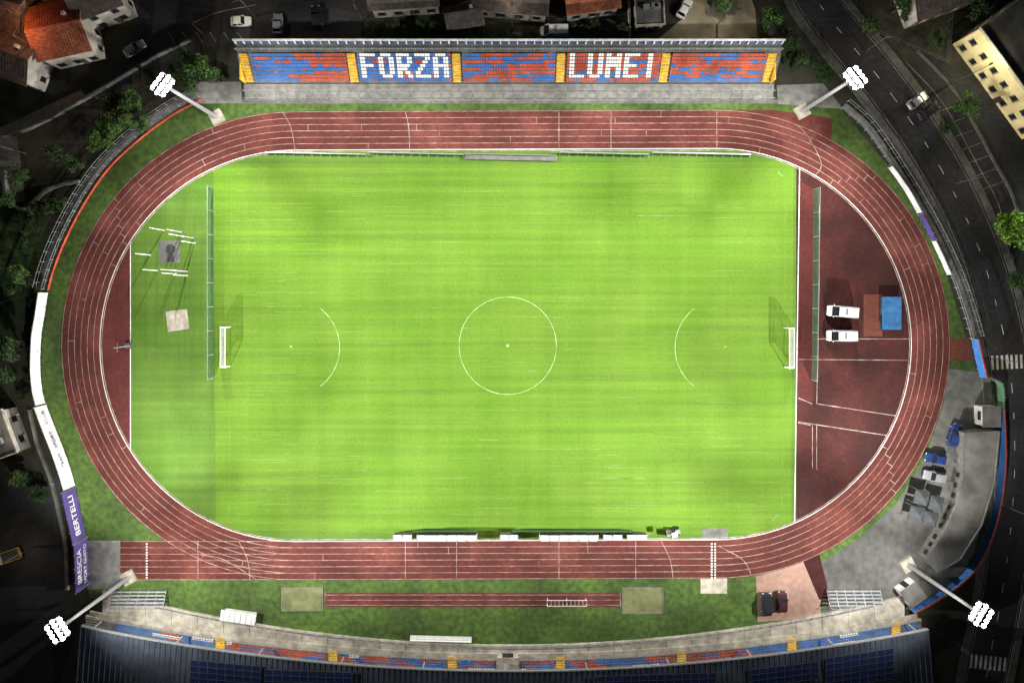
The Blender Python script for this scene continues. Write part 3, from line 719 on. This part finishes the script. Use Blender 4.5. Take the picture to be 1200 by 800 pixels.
# ------------------------------------------------------------------ vehicles
def section(x,hw,z0,z1,tw=0.9):
    h=z1-z0
    return [(x,-hw*0.92,z0),(x,-hw,z0+h*0.25),(x,-hw,z0+h*0.7),(x,-hw*tw,z1),(x,hw*tw,z1),(x,hw,z0+h*0.7),(x,hw,z0+h*0.25),(x,hw*0.92,z0)]
def vehicle(name,u,v,ang,m,kind='car',L=4.3,W=1.78):
    b=B(); w=W/2
    if kind=='car':
        st=[(-.5,.80,.42,.72),(-.475,.93,.30,.88),(-.38,1,.22,.95),(-.1,1,.2,.93),(.22,1,.2,.92),(.38,.97,.22,.84),(.47,.9,.28,.74),(.5,.74,.4,.6)]
        cab=(-.40,.20,-.30,.05,.92,1.43); r=.31; ax=(-.31,.31)
    elif kind=='van':
        st=[(-.5,.93,.35,1.05),(-.485,.98,.25,1.15),(-.2,1,.2,1.15),(.25,1,.2,1.12),(.40,.98,.22,1.05),(.47,.92,.28,.9),(.5,.8,.4,.7)]
        cab=(-.49,.36,-.475,.19,1.12,2.15); r=.34; ax=(-.32,.33)
    b.ring([section(f*L,w*q,a,c) for f,q,a,c in st],m)
    xa,xb,xc,xd,z0,z1=cab; tw=0.82 if kind=='car' else 0.9
    lo=[(xa*L,-w*.93,z0-.02),(xb*L,-w*.93,z0-.02),(xb*L,w*.93,z0-.02),(xa*L,w*.93,z0-.02)]
    up=[(xc*L,-w*tw,z1),(xd*L,-w*tw,z1),(xd*L,w*tw,z1),(xc*L,w*tw,z1)]
    b.ring([lo,up],'glass')
    e=0.03; nx=5; secs_=[]
    for i in range(nx):
        t=i/(nx-1); x=(xc+(xd-xc)*t)*L+(-e if i==0 else (e if i==nx-1 else 0)); crown=0.06*math.sin(math.pi*t)
        secs_.append([(x,-w*tw-e,z1-.03),(x,-w*tw*.8,z1+.03+crown),(x,w*tw*.8,z1+.03+crown),(x,w*tw+e,z1-.03)])
    b.ring(secs_,m)
    for s_ in (-1,1):
        for (p,q) in ((xa,xc),(xb,xd)): b.beam((p*L,s_*w*.93,z0),(q*L,s_*w*tw,z1),0.09,0.09,m)
        mx_=(xc+xd)/2*L; b.beam((mx_,s_*w*.945,z0),(mx_,s_*(w*tw+.01),z1),0.09,0.06,m)
        b.box((xb*L-0.25,s_*(w+.1),z0+.08),(0.12,0.22,0.16),m)
        b.box((.475*L,s_*w*.68,.66 if kind=='car' else .78),(0.12,0.34,0.14),'white_paint'); b.box((-.495*L,s_*w*.72,.78),(0.06,0.28,0.16),'lamp_red')
        if kind=='van':
            b.box((-.2*L,s_*w*.965,1.62),(.5*L,0.05,.75),m)
        for f in ax:
            b.cyl((f*L,s_*(w-.2),r),(f*L,s_*(w+.02),r),r,r,'tyre',14); b.cyl((f*L,s_*(w+.02),r),(f*L,s_*(w+.03),r),r*.55,r*.5,'car_silver',10)
    if kind=='van':
        b.box((-.05*L,0,z1+.12),(.35,W*.55,.14),'car_silver'); b.box((-.3*L,0,z1+.08),(.9,.6,.08),'white_vinyl')
    b.box((.5*L,0,.42),(0.06,W*.7,.18),'steel_dark'); b.box((-.5*L,0,.42),(0.06,W*.75,.18),'steel_dark')
    b.obj(name,loc=P(u,v)+Vector((0,0,0.02)),rot=ang)
R=math.radians
vehicle('parked_van',984,365,R(175),'car_white','van',5.3,2.0); vehicle('parked_van',983,393,R(180),'car_white','van',5.2,1.95)
vehicle('parked_car',897,706,R(92),'car_black'); vehicle('parked_car',915,703,R(88),'car_maroon',L=3.9)
vehicle('parked_car',1116,509,R(72),'car_blue',L=4.4); vehicle('parked_car',1094,536,R(170),'car_blue',L=4.0); vehicle('parked_car',1093,557,R(168),'car_silver',L=4.3)
vehicle('parked_car',284,27,R(2),'car_white',L=3.9); vehicle('parked_car',372,22,R(95),'car_black'); vehicle('parked_car',327,30,R(90),'car_silver',L=3.8); vehicle('parked_car',160,59,R(32),'car_silver')
vehicle('parked_van',649,39,R(180),'car_white','van',5.2,2.0); vehicle('parked_car',1073,119,R(35),'car_silver',L=4.2); vehicle('parked_car',1086,131,R(35),'car_black',L=4.2)
vehicle('parked_car',801,12,R(60),'car_white',L=4.0); vehicle('parked_car',130,22,R(50),'car_black')
b=B()
b.box((1.9,0,1.2),(1.5,1.9,1.5),'car_white'); b.box((2.3,0,1.7),(0.75,1.7,0.5),'glass'); b.box((1.8,0,1.98),(1.2,1.7,0.1),'car_white'); b.box((-0.8,0,0.75),(3.8,2.0,0.2),'steel_dark')
for s_ in (-1,1): b.box((-0.8,s_*1.0,1.1),(3.8,0.08,0.5),'yellow_paint')
b.box((-2.7,0,1.1),(0.08,2.0,0.5),'yellow_paint'); b.box((-0.8,0,0.95),(3.4,1.7,0.2),'canvas_dark')
for x_ in (-1.8,1.8):
    for s_ in (-1,1): b.cyl((x_,s_*0.75,.4),(x_,s_*1.0,.4),.4,.4,'tyre',12)
b.obj('flatbed_truck',loc=P(12,650),rot=R(200))
b=B(); b.box((0.5,0,0.6),(0.9,0.8,0.45),'car_silver'); b.box((-0.4,0,0.5),(0.9,0.9,0.25),'steel_dark'); b.box((-0.35,0,0.75),(0.45,0.5,0.12),'tyre'); b.box((-0.6,0,1.0),(0.1,0.5,0.45),'tyre')
b.cyl((0.1,0,0.8),(0,0,1.1),0.03,0.03,'steel_dark'); b.cyl((0,0,1.08),(-0.02,0,1.12),0.2,0.2,'tyre',12); b.box((-1.2,0,0.5),(0.7,1.0,0.7),'car_silver'); b.box((0.1,0,0.25),(1.0,1.3,0.15),'steel_dark')
for x_,r_ in ((0.75,.25),(-0.5,.35)):
    for s_ in (-1,1): b.cyl((x_,s_*.5,r_),(x_,s_*.72,r_),r_,r_,'tyre',12)
for x_ in (-0.8,0.1):
    for s_ in (-.4,.4): b.cyl((x_,s_,0.6),(x_,s_,1.9),0.03,0.03,'steel')
b.box((-0.35,0,1.92),(1.0,0.9,0.06),'white_vinyl'); b.obj('ride_on_mower',loc=P(790,622),rot=R(10))
for (u,v) in ((1081,583),(1098,590),(1075,602),(1091,608)):
    b=B(); c=P(u,v,2.5); w=1.32; q=[(-w,-w,2.3),(w,-w,2.3),(w,w,2.3),(-w,w,2.3),(0,0,3.1)]
    b.add(q,[(0,1,4),(1,2,4),(2,3,4),(3,0,4)],'canvas_dark'); b.add(q[:4]+[(x_,y_,2.05) for x_,y_,_ in q[:4]],[(0,1,5,4),(1,2,6,5),(2,3,7,6),(3,0,4,7)],'canvas_dark')
    for x_ in (-1,1):
        for y_ in (-1,1): b.cyl((x_*w*.97,y_*w*.97,0),(x_*w*.97,y_*w*.97,2.3),0.04,0.04,'steel')
    b.obj('gazebo_tent',loc=(c.x,c.y,0),rot=R(-14))
def bleacher(u0,v0,u1,v1,flip,n=5):
    a=P(u0,v0); c=P(u1,v1); b=B(); L=abs(c.x-a.x); D=abs(c.y-a.y)
    for i in range(n):
        y=(i+0.5)*D/n; z=0.35+0.28*i; yy=y if flip else D-y
        b.box((L/2,-yy,z+.25),(L,0.28,0.05),'steel'); b.box((L/2,-yy+0.0,z-.05),(L,D/n*0.55,0.04),'steel_dark')
    for k in range(int(L/1.5)+1):
        x_=k*L/int(L/1.5); b.beam((x_,0 if flip else -D,0.3),(x_,-D if flip else 0,0.3+0.28*n),0.06,0.08,'steel'); b.cyl((x_,-D if flip else 0,0),(x_,-D if flip else 0,0.3+0.28*n+0.9),0.04,0.04,'steel',6)
    b.box((L/2,-D if flip else 0,0.3+0.28*n+.9),(L,0.05,0.05),'steel'); b.obj('bleacher',loc=(a.x,a.y,0))
bleacher(133,690,196,707,True); bleacher(968,689,1030,706,True)
b=B(); b.box((0,0,.5),(6.2,1.8,1.0),'white_vinyl'); b.box((0,0,1.04),(6.4,2.0,0.08),'seat_white'); 
for k in range(6): b.box((-2.6+k*1.05,0,1.1),(0.06,1.9,0.05),'steel')
b.box((-2.9,1.05,.5),(0.5,0.06,0.6),'steel_dark'); b.obj('equipment_box',loc=P(281,720),rot=R(-8))
b=B(); b.box((0,0,.35),(11.5,0.7,0.1),'seat_white'); b.box((0,-0.38,.75),(11.5,0.06,0.5),'seat_white')
for k in range(8): b.box((-5.4+k*1.54,-.1,.17),(0.08,.7,.34),'steel')
b.obj('spectator_bench',loc=P(517,746),rot=R(-1.5))
b=B()
for s_ in (-.55,.55): b.beam((-3.7,s_,.9),(3.7,s_,.9),0.07,0.1,'white_paint')
for k in range(11):
    x_=-3.7+k*.74; b.beam((x_,-.55,.9),(x_,.55,.9),0.04,0.05,'white_paint'); 
for x_ in (-3.6,0,3.6):
    for s_ in (-.55,.55): b.cyl((x_,s_,0),(x_,s_,.9),0.05,0.05,'white_paint',6)
b.obj('hurdle_trolley',loc=P(664,704))
b=B(); b.box((0,0,1.2),(3.4,3.4,2.4),'white_vinyl'); b.box((0,0,2.46),(3.6,3.6,0.12),'flat_roof'); b.box((0,1.72,1.1),(1,.06,2),'glass'); b.box((-1.72,0,1.4),(.06,1,.8),'glass'); b.obj('portable_cabin',loc=P(1062,690),rot=R(35))
# ------------------------------------------------------------------ buildings
def house(name,u,v,L,W,ang,h,roof='terracotta',wall='stucco_white',rise=1.6,flat=False,lit=False):
    root=empty(name,P(u,v,0),ang)
    b=B(); b.box((0,0,h/2),(L,W,h),wall)
    if not flat: 
        for s_ in (-1,1): b.add([(s_*L/2,-W/2,h),(s_*L/2,W/2,h),(s_*L/2,0,h+rise)],[(0,1,2)],wall)
    b.obj('walls',parent=root)
    b=B(); o_=0.5; t=0.16
    if flat:
        b.box((0,0,h+.08),(L+.3,W+.3,.16),roof)
        for s_ in (-1,1): b.box((0,s_*(W/2+.1),h+.35),(L+.5,.2,.4),'concrete'); b.box((s_*(L/2+.15),0,h+.35),(.2,W-.01,.4),'concrete')
        for k in range(3): b.box((random.uniform(-L/3,L/3),random.uniform(-W/4,W/4),h+.5),(1.1,.8,.7),'steel')
    else:
        sl=rise/(W/2); ze=h-o_*sl+.03
        for s_ in (-1,1):
            vs=[(-L/2-o_,s_*(W/2+o_),ze),(L/2+o_,s_*(W/2+o_),ze),(L/2+o_,0,h+rise+.03),(-L/2-o_,0,h+rise+.03)]; vs+=[(a,c,d+t) for a,c,d in vs]
            b.add(vs,[(0,1,2,3),(4,5,6,7),(0,1,5,4),(1,2,6,5),(2,3,7,6),(3,0,4,7)],roof)
        n=int(L/0.45)
        for k in range(n):
            x_=-L/2-o_+k*(L+2*o_)/n
            for s_ in (-1,1): b.beam((x_,s_*(W/2+o_),ze+t+.03),(x_,0,h+rise+t+.05),.14,.08,roof)
        b.box((L*.25,W*.2,h+rise*.8),(.6,.6,1.4),'stucco_white')
        b.box((0,0,h+rise+t+.06),(L+2*o_,.3,.14),roof)
    b.obj('roof',parent=root)
    b=B(); fl=max(1,int(h/2.9))
    for f in range(fl):
        z=1.6+f*2.9
        for s_ in (-1,1):
            n=max(2,int(L/2.8))
            for k in range(n):
                x_=-L/2+(k+.5)*L/n; b.box((x_,s_*(W/2+.02),z),(1.0,.08,1.3),'glass'); b.box((x_,s_*(W/2+.08),z-.72),(1.2,.16,.08),'concrete')
                for e in (-.62,.62): b.box((x_+e,s_*(W/2+.05),z),(.1,.1,1.4),'bark')
            n=max(1,int(W/3))
            for k in range(n): y_=-W/2+(k+.5)*W/n; b.box((s_*(L/2+.02),y_,z),(.08,1.0,1.3),'glass'); b.box((s_*(L/2+.08),y_,z-.72),(.16,1.2,.08),'concrete')
    b.obj('windows',parent=root)
    b=B(); b.box((L*.1,-W/2-.06,1.05),(1.0,.1,2.1),'bark'); b.obj('door',parent=root)
    return root
house('terraced_house',35,75,9,8,R(-20),5.5,'slate_roof'); house('terraced_house',92,48,9,9,R(12),5.6,'terracotta'); house('terraced_house',25,18,10,9,R(-15),6,'slate_roof'); house('terraced_house',130,5,8,8,R(20),6,'slate_roof',flat=False)
house('terraced_house',60,-8,9,7,R(10),6,'slate_roof')
house('terraced_house',476,-6,12,8,R(4),4.5,'slate_roof'); house('terraced_house',600,-2,13,8,R(-5),4.2,'slate_roof'); house('terraced_house',690,0,9,7,R(8),4.2,'terracotta')
house('garage_building',757,18,5,6,R(3),3,'flat_roof',flat=True); house('shed',545,25,6,3.5,R(10),2.6,'slate_roof')
house('apartment_building',1192,82,22,14,R(-54),7.6,'flat_roof','stucco_cream',flat=True,lit=False)
house('workshop_building',6,508,8,7.5,R(-70),3.5,'flat_roof',flat=True)
house('terraced_house',1085,-5,12,9,R(20),5,'slate_roof')
root=empty('changing_room_building')
foot=[(1130,507),(1171,505),(1165,565),(1150,615),(1125,655),(1098,671),(1086,655),(1104,625),(1120,590),(1129,550)]
b=B(); pts=[P(u,v,2.8) for u,v in foot]; b.prism(pts,0,2.8,'concrete_dark','flat_roof'); b.obj('walls',parent=root,tri=True)
b=B()
for i in range(len(pts)):
    a=pts[i]; c=pts[(i+1)%len(pts)]; b.beam((a.x,a.y,2.9),(c.x,c.y,2.9),.2,.2,'concrete_dark')
b.obj('roof_edge',parent=root)
b=B()
for i in (6,7,8):
    for f in (0.2,.5,.8):
        c=pts[(i+1)%len(pts)]; a=pts[i]; p=a.lerp(c,f); d=(c-a); b.box((p.x,p.y,1.6),(.9,.12,.9),'glass',rot=math.atan2(d.y,d.x))
b.obj('windows',parent=root)
b=B(); c=P(1162,488,2.6); b.box((0,0,1.3),(3,3.5,2.6),'stucco_white'); b.box((0,0,2.66),(3.4,3.9,.12),'flat_roof'); b.box((-1.52,0,1.5),(.06,1.6,.9),'glass'); b.obj('ticket_booth',loc=(c.x,c.y,0))
hoarding('stone_wall',[(8,200),(12,230),(30,245),(60,222),(95,213)],0.9,'concrete_dark',.4,0,False); hoarding('stone_wall',[(5,160),(40,150),(110,112),(180,70),(225,48)],1.0,'concrete_dark',.3,0,False)
hoarding('stone_wall',[(420,48),(575,50),(735,50),(935,48)],1.2,'concrete_dark',.3,0,False); hoarding('stone_wall',[(736,-10),(737,46)],1.5,'concrete',.3,0,False); railing('railing',uvpts([(1028,40),(1108,75),(1112,0)],0,1),1.4,2,'steel_dark')
# ------------------------------------------------------------------ trees
def tree_mesh(seed,m,h=6,r=2.6,n=16,leaves=110):
    rd=random.Random(seed); b=B(); b.cyl((0,0,0),(0.1,0.05,h*.5),.2,.12,'bark',7)
    for i in range(6):
        a=i*1.05+rd.random(); e=(math.cos(a)*r*.6,math.sin(a)*r*.6,h*(.6+.2*rd.random())); b.cyl((0.05,0,h*(.3+.03*i)),e,.09,.03,'bark',5)
    for i in range(n):
        a=rd.random()*6.28; q=math.sqrt(rd.random())*r*.8; z=h*(.45+.45*rd.random()*(1-.4*q/r)); cr=r*rd.uniform(.22,.42); c=Vector((math.cos(a)*q,math.sin(a)*q,z))
        for k in range(leaves):
            d=Vector((rd.gauss(0,1),rd.gauss(0,1),rd.gauss(0,.8))).normalized()*cr*rd.uniform(.45,1.08); p=c+d
            t=Vector((rd.gauss(0,1),rd.gauss(0,1),rd.gauss(0,.7))).normalized(); w=t.cross(Vector((rd.gauss(0,1),rd.gauss(0,1),rd.gauss(0,1)))).normalized(); s_=rd.uniform(.12,.24)
            b.add([p-t*s_,p+w*s_*.6,p+t*s_,p-w*s_*.6],[(0,1,2,3)],m)
    o=b.obj('tree_tmp',fix=False); me=o.data; bpy.data.objects.remove(o); return me
TM={m:[tree_mesh(i*7+1,m) for i in range(3)] for m in ('leaf_dark','leaf_mid')}
TM['leaf_lime']=[tree_mesh(99,'leaf_lime',n=22,leaves=140)]
def tree(u,v,sc=1.0,m='leaf_mid',name='broadleaf_tree'):
    o=bpy.data.objects.new(name,random.choice(TM[m])); scene.collection.objects.link(o); o.location=P(u,v,4*sc).xy.to_3d(); s_=sc*random.uniform(.9,1.1); o.scale=(s_,s_*random.uniform(.85,1.15),sc); o.rotation_euler[2]=random.random()*6.28
for (u,v,s_,m) in [(140,140,1.0,'leaf_mid'),(120,155,1.0,'leaf_mid'),(152,122,.9,'leaf_mid'),(165,145,.7,'leaf_mid'),(130,120,.8,'leaf_dark'),(108,165,.7,'leaf_mid'),(215,72,1.0,'leaf_dark'),(238,78,1.1,'leaf_mid'),(222,95,.8,'leaf_dark'),(250,90,.8,'leaf_dark'),(200,85,.7,'leaf_mid'),
 (22,322,.8,'leaf_mid'),(14,340,.6,'leaf_dark'),(905,22,1.1,'leaf_mid'),(890,45,.7,'leaf_dark'),(925,45,.8,'leaf_dark'),(940,70,.7,'leaf_dark'),(1135,124,.9,'leaf_mid'),(1110,148,.6,'leaf_dark'),(1193,268,1.3,'leaf_lime'),
 (1060,5,1.0,'leaf_dark'),(1020,30,.8,'leaf_dark'),(1100,45,.7,'leaf_dark'),(1150,10,1,'leaf_dark'),(20,205,.8,'leaf_dark'),(5,235,.8,'leaf_dark'),(60,180,.8,'leaf_dark'),(85,192,.7,'leaf_dark'),
 (10,410,.9,'leaf_dark'),(5,440,.8,'leaf_dark'),(20,560,.7,'leaf_dark'),(45,580,.6,'leaf_dark'),(850,5,.8,'leaf_dark'),(730,35,.6,'leaf_dark'),(1195,330,.8,'leaf_dark')]: tree(u,v,s_,m)
rd=random.Random(4)
hr=empty('hedge_row')
for i in range(46):
    u=430+i*6.6+rd.uniform(-3,3); 
    if 628<u<672: continue
    v=rd.choice([32,42,45])+rd.uniform(-3,3); o=bpy.data.objects.new('hedge_clump',rd.choice(TM['leaf_dark'])); scene.collection.objects.link(o); o.parent=hr; o.location=P(u,v,1).xy.to_3d(); q=rd.uniform(.35,.6); o.scale=(q*1.2,q,q*.7); o.rotation_euler[2]=rd.random()*6
hr=empty('shrub_row')
for i in range(60):
    t=rd.random(); 
    if i<22: u,v=30+t*45,235+rd.random()*10+ (1-t)*5
    elif i<40: u,v=(25+t*22,250+rd.random()*220)
    else: u,v=918+t*60,60+t*35+rd.uniform(-12,8)
    o=bpy.data.objects.new('shrub',rd.choice(TM['leaf_dark'])); scene.collection.objects.link(o); o.parent=hr; o.location=P(u,v,1).xy.to_3d(); q=rd.uniform(.2,.42); o.scale=(q,q,q*.8); o.rotation_euler[2]=rd.random()*6
# ------------------------------------------------------------------ street lamps
def street_lamp(u,v,ang,power,col=(1,.85,.65),h=7.5,glow='glow_warm'):
    base=P(u,v); d=Vector((math.cos(ang),math.sin(ang),0)); b=B(); b.cyl(base,base+Vector((0,0,h)),.09,.06,'steel_dark',8); t=base+Vector((0,0,h)); e=t+d*1.2+Vector((0,0,.2)); b.cyl(t,e,.05,.04,'steel_dark',6); b.box((e.x,e.y,e.z),(.7,.28,.12),'steel_dark',rot=ang); b.box((e.x,e.y,e.z-.08),(.5,.2,.04),glow,rot=ang)
    b.cyl(base,base+Vector((0,0,.3)),.16,.14,'steel_dark'); b.obj('street_lamp')
    ld=bpy.data.lights.new('lamp_light','POINT'); ld.energy=power; ld.color=col; ld.shadow_soft_size=.15; lo=bpy.data.objects.new('lamp_light',ld); scene.collection.objects.link(lo); lo.location=e-Vector((0,0,.3))
street_lamp(62,66,R(60),700,(1,.42,.18),10.5); street_lamp(50,35,R(-40),350,(1,.3,.1),10); street_lamp(840,30,R(90),1300,(1,.9,.7)); street_lamp(300,20,R(200),600); street_lamp(1115,98,R(30),2000,(1,.92,.7),9); street_lamp(1175,265,R(0),1200,(.95,1,.8))
street_lamp(1015,60,R(-50),500); street_lamp(1120,215,R(0),400); street_lamp(1172,590,R(0),500,(1,.95,.85)); street_lamp(40,640,R(180),500); street_lamp(600,32,R(90),300); street_lamp(20,500,R(90),450); street_lamp(1165,420,R(0),400); street_lamp(425,25,R(90),300); street_lamp(30,180,R(90),300)  # lamp beside the changing-room building is added, to brighten its flat roof
# ------------------------------------------------------------------ night sky
w=bpy.data.worlds.new("World"); scene.world=w; w.use_nodes=True; nt=w.node_tree
sky=nt.nodes.new('ShaderNodeTexSky'); sky.sky_type='NISHITA'; sky.sun_disc=False; sky.sun_elevation=R(8); sky.sun_rotation=R(140)
bg=nt.nodes['Background']; bg.inputs['Strength'].default_value=0.009; nt.links.new(sky.outputs[0],bg.inputs['Color'])
sl=bpy.data.lights.new('moon','SUN'); sl.energy=0.03; sl.angle=R(.5); sl.color=(.85,.9,1); so=bpy.data.objects.new('moon',sl); scene.collection.objects.link(so); so.rotation_euler=(R(40),0,R(140))
cam=bpy.data.cameras.new('camera'); co=bpy.data.objects.new('camera',cam); scene.collection.objects.link(co); co.location=(0,0,H); cam.sensor_width=36; cam.lens=811/1200*36; cam.shift_y=-55/1200; cam.clip_end=5000; cam.clip_start=1
scene.camera=co
scene.view_settings.view_transform='Standard'; scene.view_settings.look='None'; scene.view_settings.exposure=0
